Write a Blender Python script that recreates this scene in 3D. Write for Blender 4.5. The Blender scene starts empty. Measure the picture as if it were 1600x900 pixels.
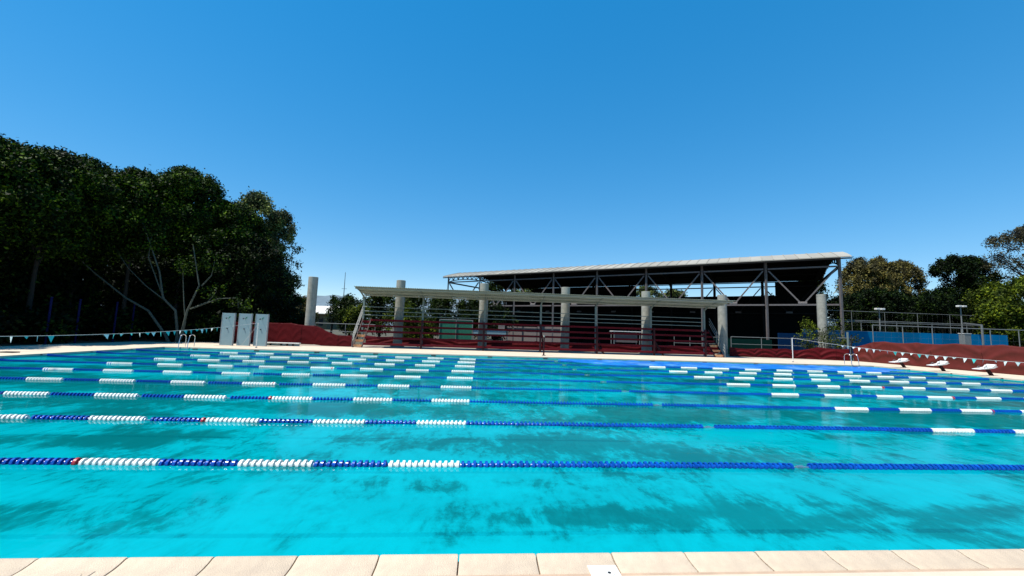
import bpy, bmesh, math, random
import numpy as np
from mathutils import Vector, Matrix
R = math.radians
S = bpy.context.scene
COL = S.collection
random.seed(7)

# ------------------------------------------------------------------ camera
F_PX, PITCH, ROLL, YAW, CAM_H = 633.4026, .1027156, .0317160, .0747081, 1.9438
cy, sy = math.cos(YAW), math.sin(YAW)
Fv = Vector((sy*math.cos(PITCH), cy*math.cos(PITCH), math.sin(PITCH)))
Rt = Vector((cy, -sy, 0.)); Up = Rt.cross(Fv)
c_, s_ = math.cos(ROLL), math.sin(ROLL)
R2 = c_*Rt + s_*Up; U2 = -s_*Rt + c_*Up
cam_data = bpy.data.cameras.new('camera')
cam = bpy.data.objects.new('camera', cam_data); COL.objects.link(cam)
cam.matrix_world = Matrix(((R2.x, U2.x, -Fv.x, 0), (R2.y, U2.y, -Fv.y, 0), (R2.z, U2.z, -Fv.z, CAM_H), (0, 0, 0, 1)))
cam_data.sensor_width = 36; cam_data.lens = F_PX/1600*36
cam_data.clip_start = .05; cam_data.clip_end = 6000
S.camera = cam
S.render.resolution_x = 1024; S.render.resolution_y = 576

# ------------------------------------------------------------------ light
SUN_EL, SUN_AZ = R(64), R(-112)          # azimuth measured from +Y towards +X: the sun stands over the left side
W = bpy.data.worlds.new('World'); S.world = W; W.use_nodes = True
nt = W.node_tree; nt.nodes.clear()
sky = nt.nodes.new('ShaderNodeTexSky'); sky.sky_type = 'NISHITA'; sky.sun_disc = False
sky.sun_elevation = SUN_EL; sky.sun_rotation = SUN_AZ
sky.altitude = 1500; sky.air_density = 1.0; sky.dust_density = .0; sky.ozone_density = 3.0
hs = nt.nodes.new('ShaderNodeHueSaturation'); hs.inputs['Saturation'].default_value = 2.13; hs.inputs['Value'].default_value = 1.75; hs.inputs['Hue'].default_value = .499
bg = nt.nodes.new('ShaderNodeBackground'); bg.inputs['Strength'].default_value = .15
wo = nt.nodes.new('ShaderNodeOutputWorld')
gm = nt.nodes.new('ShaderNodeGamma'); gm.inputs[1].default_value = .48
nt.links.new(sky.outputs[0], gm.inputs[0]); nt.links.new(gm.outputs[0], hs.inputs['Color']); nt.links.new(hs.outputs[0], bg.inputs[0]); nt.links.new(bg.outputs[0], wo.inputs[0])
sl = bpy.data.lights.new('sun', 'SUN'); sl.energy = 5.0; sl.angle = R(.53); sl.color = (1, .95, .87)
so = bpy.data.objects.new('sun', sl); COL.objects.link(so)
ds = Vector((math.sin(SUN_AZ)*math.cos(SUN_EL), math.cos(SUN_AZ)*math.cos(SUN_EL), math.sin(SUN_EL)))
so.rotation_euler = ds.to_track_quat('Z', 'Y').to_euler(); so.location = ds*50
S.view_settings.view_transform = 'Standard'; S.view_settings.look = 'None'
S.view_settings.exposure = 0.62; S.view_settings.gamma = 1

# ------------------------------------------------------------------ materials
def mat(name, col, rough=.6, metal=0., var=.12, scale=6., bump=0., bscale=30., dark=None, dscale=1.5, damt=.5, spec=.5, stretch=None):
    m = bpy.data.materials.new(name); m.use_nodes = True
    n = m.node_tree.nodes; l = m.node_tree.links; b = n['Principled BSDF']
    b.inputs['Roughness'].default_value = rough; b.inputs['Metallic'].default_value = metal
    b.inputs['Specular IOR Level'].default_value = spec
    tc = n.new('ShaderNodeTexCoord'); mp = n.new('ShaderNodeMapping'); l.new(tc.outputs['Object'], mp.inputs[0])
    if stretch: mp.inputs['Scale'].default_value = stretch
    nz = n.new('ShaderNodeTexNoise'); nz.inputs['Scale'].default_value = scale; nz.inputs['Detail'].default_value = 6
    l.new(mp.outputs[0], nz.inputs['Vector'])
    cr = n.new('ShaderNodeValToRGB'); cr.color_ramp.elements[0].position = .3; cr.color_ramp.elements[1].position = .7
    cr.color_ramp.elements[0].color = tuple(max(0, c*(1-var)) for c in col)+(1,)
    cr.color_ramp.elements[1].color = tuple(min(1, c*(1+var)) for c in col)+(1,)
    l.new(nz.outputs['Fac'], cr.inputs[0]); out = cr.outputs[0]
    if dark:
        n2 = n.new('ShaderNodeTexNoise'); n2.inputs['Scale'].default_value = dscale; n2.inputs['Detail'].default_value = 8
        n2.inputs['Roughness'].default_value = .65; l.new(mp.outputs[0], n2.inputs['Vector'])
        r2 = n.new('ShaderNodeValToRGB'); r2.color_ramp.elements[0].position = .5; r2.color_ramp.elements[1].position = .68
        r2.color_ramp.elements[1].color = (damt, damt, damt, 1)
        mx = n.new('ShaderNodeMix'); mx.data_type = 'RGBA'
        l.new(n2.outputs['Fac'], r2.inputs[0]); l.new(r2.outputs[0], mx.inputs['Factor']); l.new(out, mx.inputs['A'])
        mx.inputs['B'].default_value = tuple(dark)+(1,); out = mx.outputs['Result']
    l.new(out, b.inputs['Base Color'])
    if bump:
        nb = n.new('ShaderNodeTexNoise'); nb.inputs['Scale'].default_value = bscale; nb.inputs['Detail'].default_value = 5
        l.new(mp.outputs[0], nb.inputs['Vector'])
        bp = n.new('ShaderNodeBump'); bp.inputs['Strength'].default_value = bump; bp.inputs['Distance'].default_value = .02
        l.new(nb.outputs['Fac'], bp.inputs['Height']); l.new(bp.outputs[0], b.inputs['Normal'])
    return m

def tone_per_object(m, lo=.86, hi=1.08):
    n = m.node_tree.nodes; l = m.node_tree.links; b = n['Principled BSDF']; src = b.inputs['Base Color'].links[0].from_socket
    oi = n.new('ShaderNodeObjectInfo'); mr = n.new('ShaderNodeMapRange'); mr.inputs['To Min'].default_value = lo; mr.inputs['To Max'].default_value = hi
    l.new(oi.outputs['Random'], mr.inputs['Value']); vm = n.new('ShaderNodeVectorMath'); vm.operation = 'SCALE'
    l.new(src, vm.inputs[0]); l.new(mr.outputs[0], vm.inputs['Scale']); l.new(vm.outputs[0], b.inputs['Base Color'])

def leaf_mat(name, c0, c1, c2, trans=.12):
    m = bpy.data.materials.new(name); m.use_nodes = True
    n = m.node_tree.nodes; l = m.node_tree.links; b = n['Principled BSDF']
    b.inputs['Roughness'].default_value = .6; b.inputs['Specular IOR Level'].default_value = .08
    g = n.new('ShaderNodeNewGeometry'); cr = n.new('ShaderNodeValToRGB')
    cr.color_ramp.elements[0].color = tuple(c0)+(1,); cr.color_ramp.elements[1].color = tuple(c2)+(1,)
    e = cr.color_ramp.elements.new(.55); e.color = tuple(c1)+(1,)
    l.new(g.outputs['Random Per Island'], cr.inputs[0])
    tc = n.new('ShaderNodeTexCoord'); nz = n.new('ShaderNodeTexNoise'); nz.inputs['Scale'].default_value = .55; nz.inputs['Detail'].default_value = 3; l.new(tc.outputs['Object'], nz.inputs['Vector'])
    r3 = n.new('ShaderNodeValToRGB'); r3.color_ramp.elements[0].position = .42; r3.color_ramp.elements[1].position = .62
    r3.color_ramp.elements[0].color = (.42, .50, .55, 1); r3.color_ramp.elements[1].color = (1.4, 1.5, .8, 1); l.new(nz.outputs['Fac'], r3.inputs[0])  # clump tint: sunlit and shaded patches of foliage put into the leaf colour
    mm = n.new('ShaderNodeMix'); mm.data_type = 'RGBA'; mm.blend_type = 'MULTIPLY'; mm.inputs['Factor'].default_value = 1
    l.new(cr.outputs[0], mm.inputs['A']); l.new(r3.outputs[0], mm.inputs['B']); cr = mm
    l.new(mm.outputs['Result'], b.inputs['Base Color'])
    tr = n.new('ShaderNodeBsdfTranslucent'); l.new(cr.outputs['Result'], tr.inputs[0])
    ms = n.new('ShaderNodeMixShader'); ms.inputs[0].default_value = trans
    l.new(b.outputs[0], ms.inputs[1]); l.new(tr.outputs[0], ms.inputs[2])
    l.new(ms.outputs[0], n['Material Output'].inputs[0])
    return m

M = {}
M['deck'] = mat('cream_concrete', (.52, .43, .325), .85, var=.08, scale=3, bump=.25, bscale=90, dark=(.40, .32, .24), dscale=.6, damt=.5)
M['coping'] = mat('coping_stone', (.51, .405, .29), .75, var=.06, scale=14, bump=.4, bscale=110, dark=(.43, .34, .25), dscale=4, damt=.7)
M['grout'] = mat('brown_grout', (.30, .20, .13), .9)
M['rim_tile'] = mat('sandy_band', (.40, .28, .19), .85, bump=.3)
M['wall_tile'] = mat('pool_wall_tile', (.0, .34, .36), .35, var=.15, scale=4)
M['hole'] = mat('dark_opening', (.006, .008, .01), .9)
M['ground'] = mat('dry_ground', (.06, .052, .03), .95, var=.3, scale=.6, bump=.3, dark=(.05, .06, .025), dscale=.25, damt=.8)
M['slab'] = mat('back_slab', (.34, .29, .23), .9, var=.12, scale=1.5, dark=(.25, .2, .16), dscale=.8)
M['float_white'] = mat('white_float_plastic', (.70, .71, .66), .35, var=.04)
M['float_blue'] = mat('blue_float_plastic', (.002, .06, .33), .25, var=.25, scale=20)
M['float_red'] = mat('red_float_plastic', (.36, .02, .03), .35)
M['cable'] = mat('steel_cable', (.12, .22, .3), .4, metal=.3)
M['concrete'] = mat('column_concrete', (.25, .25, .215), .85, var=.1, scale=2.2, bump=.3, bscale=25, dark=(.15, .155, .13), dscale=1.2, damt=.7)
M['maroon'] = mat('maroon_paint', (.095, .003, .008), .7, var=.15, spec=.15)
M['darkred'] = mat('dark_red_steel', (.02, .003, .005), .6, var=.2, spec=.2)
M['orange_step'] = mat('worn_orange_steel', (.50, .24, .10), .6, var=.2, dark=(.2, .03, .02), dscale=4)
M['grey_steel'] = mat('grey_green_steel', (.14, .185, .175), .5, var=.12, metal=.1)
M['roof_sheet'] = mat('weathered_roof_sheet', (.26, .32, .27), .55, var=.12, scale=1.2, dark=(.2, .2, .13), dscale=1.5)
M['purlin'] = mat('beige_purlin', (.27, .27, .22), .6)
M['arena_roof'] = mat('pale_roof_sheet', (.29, .275, .235), .7, spec=.2, var=.08, scale=.4, dark=(.26, .25, .21), dscale=.3, damt=.8)
M['arena_under'] = mat('shaded_roof_underside', (.006, .006, .006), .95, spec=.05)  # near black: the shade below the roof is put into the colour
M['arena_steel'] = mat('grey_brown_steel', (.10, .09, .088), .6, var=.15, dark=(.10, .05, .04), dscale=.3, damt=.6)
M['arena_wall_shade'] = mat('shade_dark_cladding', (.004, .005, .005), .95, var=.3, spec=.05)  # the hall's inner shade is put into the wall and tier colour
M['arena_shaded_steel'] = mat('shade_dark_steel', (.010, .010, .010), .8, spec=.1)  # darkened copy of the frame steel, for parts in the hall's shade
M['tarp_shaded'] = mat('shaded_tarpaulin', (.075, .003, .005), .6, var=.10, scale=.8, bump=.15, bscale=9, spec=.12, dark=(.075, .002, .003), dscale=.5, damt=.5)  # cloth facing away from the sun, its shade put into the colour
M['seam'] = mat('dark_seam', (.03, .004, .004), .8, spec=.1)
M['tarp_sunlit'] = mat('sunlit_tarpaulin', (.098, .014, .010), .6, var=.12, scale=.6, bump=.15, bscale=9, spec=.25, dark=(.062, .008, .006), dscale=.4, damt=.6)  # lighter copy of the cloth for the side that catches the sun
M['white'] = mat('white_paint', (.60, .60, .57), .45, var=.04)
M['shaded_white'] = mat('bluish_shaded_white', (.18, .275, .305), .5, var=.06, scale=2)  # white surfaces tinted blue grey to carry their shade
M['chrome'] = mat('stainless_tube', (.6, .6, .6), .22, metal=.9)
M['alu'] = mat('galvanised_tube', (.17, .18, .175), .5, metal=.2)
M['court_blue'] = mat('blue_court_wall', (.000, .12, .27), .9, spec=.05, var=.1, scale=1)
M['screen_navy'] = mat('navy_windscreen', (.001, .018, .06), .9, spec=.05)
M['screen_dark'] = mat('dark_green_windscreen', (.002, .02, .016), .9, spec=.05)
M['trim'] = mat('shade_grey_trim', (.26, .29, .30), .6)  # white edging greyed to match the painted shade of the panels
M['navy'] = mat('navy_post', (.004, .006, .05), .7, spec=.1)
M['green_screen'] = mat('green_windscreen', (.006, .12, .07), .8, var=.2)
M['teal_flag'] = mat('teal_pennant', (.05, .50, .46), .6)
M['white_flag'] = mat('white_pennant', (.72, .76, .72), .6)
M['rope'] = mat('thin_rope', (.45, .45, .42), .8)
M['bark'] = mat('brown_bark', (.016, .014, .011), .95, var=.3, bump=.6)
M['pale_bark'] = mat('pale_bark', (.06, .072, .055), .9, var=.25, bump=.4)
M['black'] = mat('black_rubber', (.01, .01, .012), .7)
M['hill'] = mat('haze_tinted_hill', (.10, .14, .17), 1., var=.2, scale=.02)  # air haze put into the base colour of far things
M['white_roof'] = mat('white_metal_roof', (.62, .60, .54), .7, var=.05)
M['bld_wall'] = mat('ochre_wall', (.09, .075, .04), .9)
M['grey_wall'] = mat('grey_brown_wall', (.12, .10, .095), .9, var=.15)
M['sheet'] = mat('blue_pool_cover', (.01, .16, .56), .28, var=.3, scale=1.8, bump=.6, bscale=5, dark=(.16, .36, .66), dscale=.55, damt=.75)
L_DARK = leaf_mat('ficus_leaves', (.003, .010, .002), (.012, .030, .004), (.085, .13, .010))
L_EUC = leaf_mat('eucalyptus_leaves', (.025, .035, .014), (.08, .095, .04), (.20, .21, .10))
L_MID = leaf_mat('garden_tree_leaves', (.005, .012, .002), (.014, .026, .004), (.045, .06, .010))
L_BROWN = leaf_mat('dry_brown_leaves', (.05, .04, .018), (.11, .085, .035), (.20, .16, .075))
L_JAC = leaf_mat('sparse_grey_leaves', (.03, .028, .026), (.065, .056, .045), (.12, .10, .075))
L_YG = leaf_mat('yellow_green_leaves', (.010, .022, .003), (.045, .062, .006), (.13, .145, .012))
L_BLACK = leaf_mat('evergreen_and_shade_leaves', (.0015, .004, .0015), (.004, .010, .002), (.022, .038, .005))  # dark evergreens; on the left also shade under the crowns, put into the colour

for k_ in ('coping', 'concrete', 'maroon', 'arena_roof', 'roof_sheet', 'float_white', 'float_blue', 'court_blue'): tone_per_object(M[k_], *((.9, 1.04) if k_ in ('coping', 'float_white') else (.84, 1.1)))

# ------------------------------------------------------------------ builders
class MB:
    def __init__(s): s.v = []; s.f = []
    def box(s, x0, x1, y0, y1, z0, z1):
        n = len(s.v)
        s.v += [(x0,y0,z0),(x1,y0,z0),(x1,y1,z0),(x0,y1,z0),(x0,y0,z1),(x1,y0,z1),(x1,y1,z1),(x0,y1,z1)]
        s.f += [tuple(n+i for i in q) for q in ((0,3,2,1),(4,5,6,7),(0,1,5,4),(1,2,6,5),(2,3,7,6),(3,0,4,7))]
        return s
    def tube(s, pts, r, seg=8, cap=True):
        pts = [Vector(p) for p in pts]; rs = r if isinstance(r, (list, tuple)) else [r]*len(pts)
        n0 = len(s.v); prev = None
        for i, p in enumerate(pts):
            d = (pts[min(i+1, len(pts)-1)] - pts[max(i-1, 0)]).normalized()
            a = Vector((0, 0, 1)) if abs(d.z) < .9 else Vector((1, 0, 0))
            if prev is None: u = d.cross(a).normalized()
            else: u = (prev - d*prev.dot(d)).normalized()
            prev = u; w = d.cross(u)
            for k in range(seg):
                t = 2*math.pi*(k+.5)/seg
                s.v.append(tuple(p + (u*math.cos(t) + w*math.sin(t))*rs[i]))
        for i in range(len(pts)-1):
            for k in range(seg):
                a = n0+i*seg+k; b = n0+i*seg+(k+1) % seg
                s.f.append((a, b, b+seg, a+seg))
        if cap:
            s.f.append(tuple(n0+k for k in reversed(range(seg))))
            s.f.append(tuple(n0+(len(pts)-1)*seg+k for k in range(seg)))
        return s
    def bar(s, a, b, w): return s.tube([a, b], w*.7071, 4)
    def quad(s, a, b, c, d):
        n = len(s.v); s.v += [a, b, c, d]; s.f.append((n, n+1, n+2, n+3)); return s
    def prism(s, poly, axis, a, b):
        # poly of 2d points extruded along an axis ('x' or 'y')
        n = len(s.v); k = len(poly)
        for t in (a, b):
            for (p, q) in poly: s.v.append((t, p, q) if axis == 'x' else (p, t, q))
        s.f.append(tuple(n+i for i in range(k))); s.f.append(tuple(n+k+i for i in reversed(range(k))))
        for i in range(k): s.f.append((n+i, n+k+i, n+k+(i+1) % k, n+(i+1) % k))
        return s
    def mesh(s, name, m, smooth=False):
        me = bpy.data.meshes.new(name); me.from_pydata(s.v, [], s.f)
        b = bmesh.new(); b.from_mesh(me); bmesh.ops.recalc_face_normals(b, faces=b.faces); b.to_mesh(me); b.free()
        me.materials.append(m)
        if smooth:
            me.polygons.foreach_set('use_smooth', [True]*len(me.polygons))
            try: me.set_sharp_from_angle(angle=R(40))
            except Exception: pass
        return me
    def build(s, name, m, parent=None, smooth=False, bevel=0):
        o = bpy.data.objects.new(name, s.mesh(name, m, smooth)); COL.objects.link(o)
        if parent is not None: o.parent = parent; o.matrix_parent_inverse = Matrix.Translation(-parent.location) if False else Matrix()
        if bevel:
            bv = o.modifiers.new('bevel', 'BEVEL'); bv.width = bevel; bv.segments = 2; bv.limit_method = 'ANGLE'
        return o
def tag(o, label=None, cat=None, group=None, kind=None):
    if label: o['label'] = label
    if cat: o['category'] = cat
    if group: o['group'] = group
    if kind: o['kind'] = kind
    return o
def empty(name, label, cat, loc=(0, 0, 0), rz=0, group=None):
    o = bpy.data.objects.new(name, None); COL.objects.link(o); o.location = loc; o.rotation_euler = (0, 0, rz)
    o.empty_display_size = .2
    return tag(o, label, cat, group)
def inst(name, me, parent, loc, rot=(0, 0, 0), sc=(1, 1, 1)):
    o = bpy.data.objects.new(name, me); COL.objects.link(o); o.parent = parent; o.location = loc; o.rotation_euler = rot; o.scale = sc
    return o
def copy_tree(o, parent=None):
    c = o.copy(); COL.objects.link(c); c.parent = parent
    for ch in list(o.children): copy_tree(ch, c)
    return c

# ================================================================== pool and ground
PX0, PX1, PY0, PY1, DZ = -20.574, 29.426, 3.516, 28.516, .13
PB = -1.0
def frame_sheet(x0, x1, y0, y1, hx0, hx1, hy0, hy1, z, z0=None):
    mb = MB(); e = .0
    for (a, b, c, d) in ((x0, hx0, y0, y1), (hx1, x1, y0, y1), (hx0, hx1, y0, hy0), (hx0, hx1, hy1, y1)):
        if z0 is None: mb.quad((a, c, z), (b, c, z), (b, d, z), (a, d, z))
        else: mb.box(a, b, c, d, z0, z)
    return mb
g = frame_sheet(-3000, 3000, -500, 5500, PX0-1, PX1+1, PY0-1.5, PY1+1, .06).build('ground', M['ground']); tag(g, kind='structure')
d = frame_sheet(-26.6, 33.9, -8, 34.0, PX0, PX1, PY0-.34, PY1, DZ, -.3).build('pool_deck', M['deck']); tag(d, kind='structure')
sb = MB().box(-24, 34, 34.2, 38.6, -.2, DZ-.01).build('rear_paving', M['slab']); tag(sb, kind='structure')
dr = MB().box(-24, 33.9, 34.0, 34.2, -.2, .045).build('drain_channel', M['hole']); tag(dr, kind='structure')
# pool basin : bottom with algae stains
mb = MB(); mb.quad((PX0, PY0, PB), (PX1, PY0, PB), (PX1, PY1, PB), (PX0, PY1, PB))
fl = mb.build('pool_floor', None); tag(fl, kind='structure')
m = bpy.data.materials.new('stained_pool_floor'); m.use_nodes = True
n = m.node_tree.nodes; l = m.node_tree.links; b = n['Principled BSDF']; b.inputs['Roughness'].default_value = .8
tc = n.new('ShaderNodeTexCoord')
def noise(scale, stretch, detail=9, rough=.62, dist=0., rot=0., off=(0, 0, 0)):
    mp = n.new('ShaderNodeMapping'); mp.inputs['Scale'].default_value = stretch; mp.inputs['Rotation'].default_value = (0, 0, rot); mp.inputs['Location'].default_value = off
    l.new(tc.outputs['Object'], mp.inputs[0]); z = n.new('ShaderNodeTexNoise'); z.inputs['Scale'].default_value = scale
    z.inputs['Detail'].default_value = detail; z.inputs['Roughness'].default_value = rough; z.inputs['Distortion'].default_value = dist
    l.new(mp.outputs[0], z.inputs['Vector']); return z.outputs['Fac']
def ramp(src, p0, p1, a=0., bb=1.):
    r = n.new('ShaderNodeValToRGB'); r.color_ramp.interpolation = 'EASE'
    r.color_ramp.elements[0].position = p0; r.color_ramp.elements[1].position = p1
    r.color_ramp.elements[0].color = (a, a, a, 1); r.color_ramp.elements[1].color = (bb, bb, bb, 1); l.new(src, r.inputs[0]); return r.outputs[0]
def mth(op, a, bb):
    q = n.new('ShaderNodeMath'); q.operation = op
    for i, s in enumerate((a, bb)):
        if isinstance(s, (int, float)): q.inputs[i].default_value = s
        else: l.new(s, q.inputs[i])
    return q.outputs[0]
STAINS = [(-4.3, 4.45, .7, .22), (-2.95, 4.6, .42, .26), (-3.1, 4.25, .5, .14), (-.37, 3.88, .17, .09), (.95, 4.4, .45, .16), (1.65, 4.45, .55, .17), (2.5, 4.35, .7, .24), (3.3, 4.4, .7, .26),
 (4.2, 4.6, .6, .2), (.72, 4.05, .16, .1), (-1.2, 5.4, .45, .13), (-.5, 5.3, .35, .2), (.65, 5.38, .35, .12), (-6.1, 7.05, .9, .3), (-5.2, 7.5, .9, .25), (1.9, 7.35, .9, .35), (4.6, 9.6, 1.6, .5),
 (7.5, 7.6, .7, .35), (13, 10.3, 2.2, .7), (-1.2, 7.2, .9, .35), (4.6, 4.1, .5, .14), (5.8, 4.5, .6, .2), (-8.7, 13.2, 3, .8), (-9.2, 10.2, 2.0, .6), (-2.5, 9.8, 1.2, .5), (9.5, 8.6, 1.2, .4)]
def stain_field():
    big = noise(.42, (.5, 1.1, 1), detail=12, rough=.66, dist=.5, off=(2.3, 0, 0)); med = noise(1.3, (1.15, .62, 1), detail=12, rough=.70, dist=.7, rot=-.45)
    fine = noise(5., (1.6, .7, 1), detail=6, rough=.65, dist=.5, rot=.5)
    f = mth('ADD', mth('MULTIPLY', big, .45), mth('ADD', mth('MULTIPLY', med, .38), mth('MULTIPLY', fine, .17)))
    best = None
    for (x, y, rx, ry) in STAINS:
        mp = n.new('ShaderNodeMapping'); mp.inputs['Location'].default_value = (-x/rx, -y/ry, 0); mp.inputs['Scale'].default_value = (1/rx, 1/ry, 0)
        l.new(tc.outputs['Object'], mp.inputs[0]); vl = n.new('ShaderNodeVectorMath'); vl.operation = 'LENGTH'; l.new(mp.outputs[0], vl.inputs[0])
        v_ = mth('MULTIPLY', mth('SUBTRACT', 1.9, vl.outputs['Value']), .055)
        best = v_ if best is None else mth('MAXIMUM', best, v_)
    best = mth('MINIMUM', mth('MAXIMUM', best, 0.), .06)
    sx = n.new('ShaderNodeSeparateXYZ'); l.new(tc.outputs['Object'], sx.inputs[0])
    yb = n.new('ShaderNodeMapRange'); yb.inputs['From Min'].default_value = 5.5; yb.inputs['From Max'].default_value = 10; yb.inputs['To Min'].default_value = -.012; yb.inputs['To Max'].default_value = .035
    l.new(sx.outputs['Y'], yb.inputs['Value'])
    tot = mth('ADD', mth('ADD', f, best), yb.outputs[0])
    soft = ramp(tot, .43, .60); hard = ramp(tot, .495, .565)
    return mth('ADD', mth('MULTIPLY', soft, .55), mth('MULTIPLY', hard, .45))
st = stain_field()
hz = ramp(noise(.12, (1, 1, 1), detail=4), .35, .65)
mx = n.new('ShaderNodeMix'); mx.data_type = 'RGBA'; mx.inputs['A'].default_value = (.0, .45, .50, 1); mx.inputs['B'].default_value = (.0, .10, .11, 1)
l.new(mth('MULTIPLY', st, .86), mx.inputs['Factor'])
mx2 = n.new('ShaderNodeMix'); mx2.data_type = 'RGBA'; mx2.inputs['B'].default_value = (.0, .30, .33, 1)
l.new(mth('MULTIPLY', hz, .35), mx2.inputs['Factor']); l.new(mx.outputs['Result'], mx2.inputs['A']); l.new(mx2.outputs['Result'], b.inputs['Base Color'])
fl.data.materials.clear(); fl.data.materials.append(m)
# walls
mb = MB()
t = .25
mb.box(PX0-t, PX1+t, PY1, PY1+t, PB-.1, DZ-.02-.06); mb.box(PX0-t, PX0, PY0, PY1, PB-.1, DZ-.08); mb.box(PX1, PX1+t, PY0, PY1, PB-.1, DZ-.08); mb.box(PX0-t, PX1+t, PY0-t, PY0, PB-.1, .02)
# keep them just inside the slab edge
for i, v in enumerate(mb.v): mb.v[i] = v
pw = mb.build('pool_wall', M['wall_tile']); tag(pw, kind='structure')
for v in pw.data.vertices:
    pass
pw.scale = (1, 1, 1)
# shift the faces 4 mm into the basin so nothing is coplanar with the deck slab
cx, cyy = (PX0+PX1)/2, (PY0+PY1)/2
for v in pw.data.vertices:
    if abs(v.co.x-PX0) < .01: v.co.x += .004
    if abs(v.co.x-PX1) < .01: v.co.x -= .004
    if abs(v.co.y-PY0) < .01: v.co.y += .004
    if abs(v.co.y-PY1) < .01: v.co.y -= .004
# skimmer mouths along the far and side walls
sk = MB(); k = 0
for i in range(13):
    x = -18.65+3.88*i
    o = MB().box(x-.16, x+.16, PY1-.03, PY1-.006, -.02, .055).build('skimmer_mouth', M['hole'], pw)
for y in (24.8, 22.3, 19.8, 17.3):
    MB().box(PX1-.03, PX1-.006, y-.35, y+.35, -.02, .07).build('skimmer_mouth', M['wall_tile'], pw)
    MB().box(PX0+.006, PX0+.03, y-.35, y+.35, -.02, .07).build('skimmer_mouth', M['wall_tile'], pw)

# water : clear tinted body with a glossy, gently rippled surface, and a little suspended cloudiness
mb = MB(); mb.quad((PX0-.02, PY0-.05, 0), (PX1+.02, PY0-.05, 0), (PX1+.02, PY1+.02, 0), (PX0-.02, PY1+.02, 0))
wa = mb.build('pool_water', None); tag(wa, kind='structure')
m = bpy.data.materials.new('pool_water'); m.use_nodes = True; n = m.node_tree.nodes; l = m.node_tree.links; n.remove(n['Principled BSDF'])
tc = n.new('ShaderNodeTexCoord')
tr = n.new('ShaderNodeBsdfTransparent'); tr.inputs[0].default_value = (.35, .985, 1., 1)
df = n.new('ShaderNodeBsdfDiffuse'); df.inputs[0].default_value = (.0, .40, .44, 1)
m1 = n.new('ShaderNodeMixShader'); m1.inputs[0].default_value = .66; l.new(tr.outputs[0], m1.inputs[1]); l.new(df.outputs[0], m1.inputs[2])
gl = n.new('ShaderNodeBsdfGlossy'); gl.inputs['Roughness'].default_value = .035
fr = n.new('ShaderNodeFresnel'); fr.inputs['IOR'].default_value = 1.25
sc = mth('MULTIPLY', fr.outputs[0], .62)
m2 = n.new('ShaderNodeMixShader'); l.new(sc, m2.inputs[0]); l.new(m1.outputs[0], m2.inputs[1]); l.new(gl.outputs[0], m2.inputs[2])
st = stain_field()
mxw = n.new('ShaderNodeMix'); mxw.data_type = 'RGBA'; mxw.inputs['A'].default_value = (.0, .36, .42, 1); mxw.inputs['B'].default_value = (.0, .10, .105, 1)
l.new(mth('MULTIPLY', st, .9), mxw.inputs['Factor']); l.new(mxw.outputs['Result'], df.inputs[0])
w1 = noise(1.6, (1, 1.6, 1), detail=4, rough=.55, dist=.4); w2 = noise(7., (1, 1.8, 1), detail=3)
bp = n.new('ShaderNodeBump'); bp.inputs['Strength'].default_value = .13; bp.inputs['Distance'].default_value = .03
l.new(mth('ADD', w1, mth('MULTIPLY', w2, .22)), bp.inputs['Height'])
l.new(bp.outputs[0], gl.inputs['Normal']); l.new(bp.outputs[0], fr.inputs['Normal'])
l.new(m2.outputs[0], n['Material Output'].inputs[0]); wa.data.materials.clear(); wa.data.materials.append(m)

# near coping : mortar bed and one stone per piece
cb = MB().box(-12, 16, PY0-.34, PY0-.015, -.2, .07).build('pool_coping', M['grout']); tag(cb, kind='structure')
prof = [(0, -.02), (.012, .085), (0, .118), (-.018, .128), (-.045, .127), (-.08, .117), (-.13, .109), (-.19, .106), (-.245, .106), (-.257, .098), (-.26, .06), (-.26, .0)]
TW = .627; k0 = -18
def coping_mesh():
    mb = MB(); g = .006; xs = (g, .02, TW-.02, TW-g); nn = len(prof)
    for xi, x in enumerate(xs):
        for (py, pz) in prof:
            e = .004 if xi in (0, 3) else 0
            mb.v.append((x, py, pz-e))
    for i in range(3):
        for j in range(nn-1):
            a = i*nn+j; mb.f.append((a, a+1, a+nn+1, a+nn))
    mb.f.append(tuple(range(nn))); mb.f.append(tuple(3*nn+j for j in reversed(range(nn))))
    return mb.mesh('coping_stone', M['coping'], True)
cm = coping_mesh()
for k in range(-18, 25):
    x = -.1+TW*k
    if x < -11.5 or x > 15: continue
    inst('coping_stone', cm, cb, (x, PY0, random.uniform(-.0015, .0015)), (0, 0, 0))
# sandy band behind the coping and the paving beyond, at the very bottom of the frame
bd = MB().box(-12, 16, PY0-.339, PY0-.263, .05, .104).build('edge_band', M['rim_tile'], cb)
for k, x in enumerate((-2.82, 1.03, 4.88)):
    t = empty('skimmer_lid', ('stone coloured skimmer lid in the coping at the bottom left', 'square white skimmer lid with dark finger hole, bottom centre of the near coping', 'square white skimmer lid in the coping at the bottom right corner')[k], 'skimmer lid', (x, PY0-.225, .106), 0, 'skimmer lids in the near coping')
    MB().box(-.115, .115, -.115, .06, -.004, .007).build('lid_frame', M['white'] if k else M['coping'], t, bevel=.003)
    mb = MB(); mb.tube([(0, -.03, .0066), (0, -.03, .011)], .075, 24); mb.build('lid_disc', M['white'] if k else M['coping'], t)
    MB().tube([(.03, -.05, .008), (.03, -.05, .0125)], .014, 12).build('finger_hole', M['hole'], t)

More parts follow.
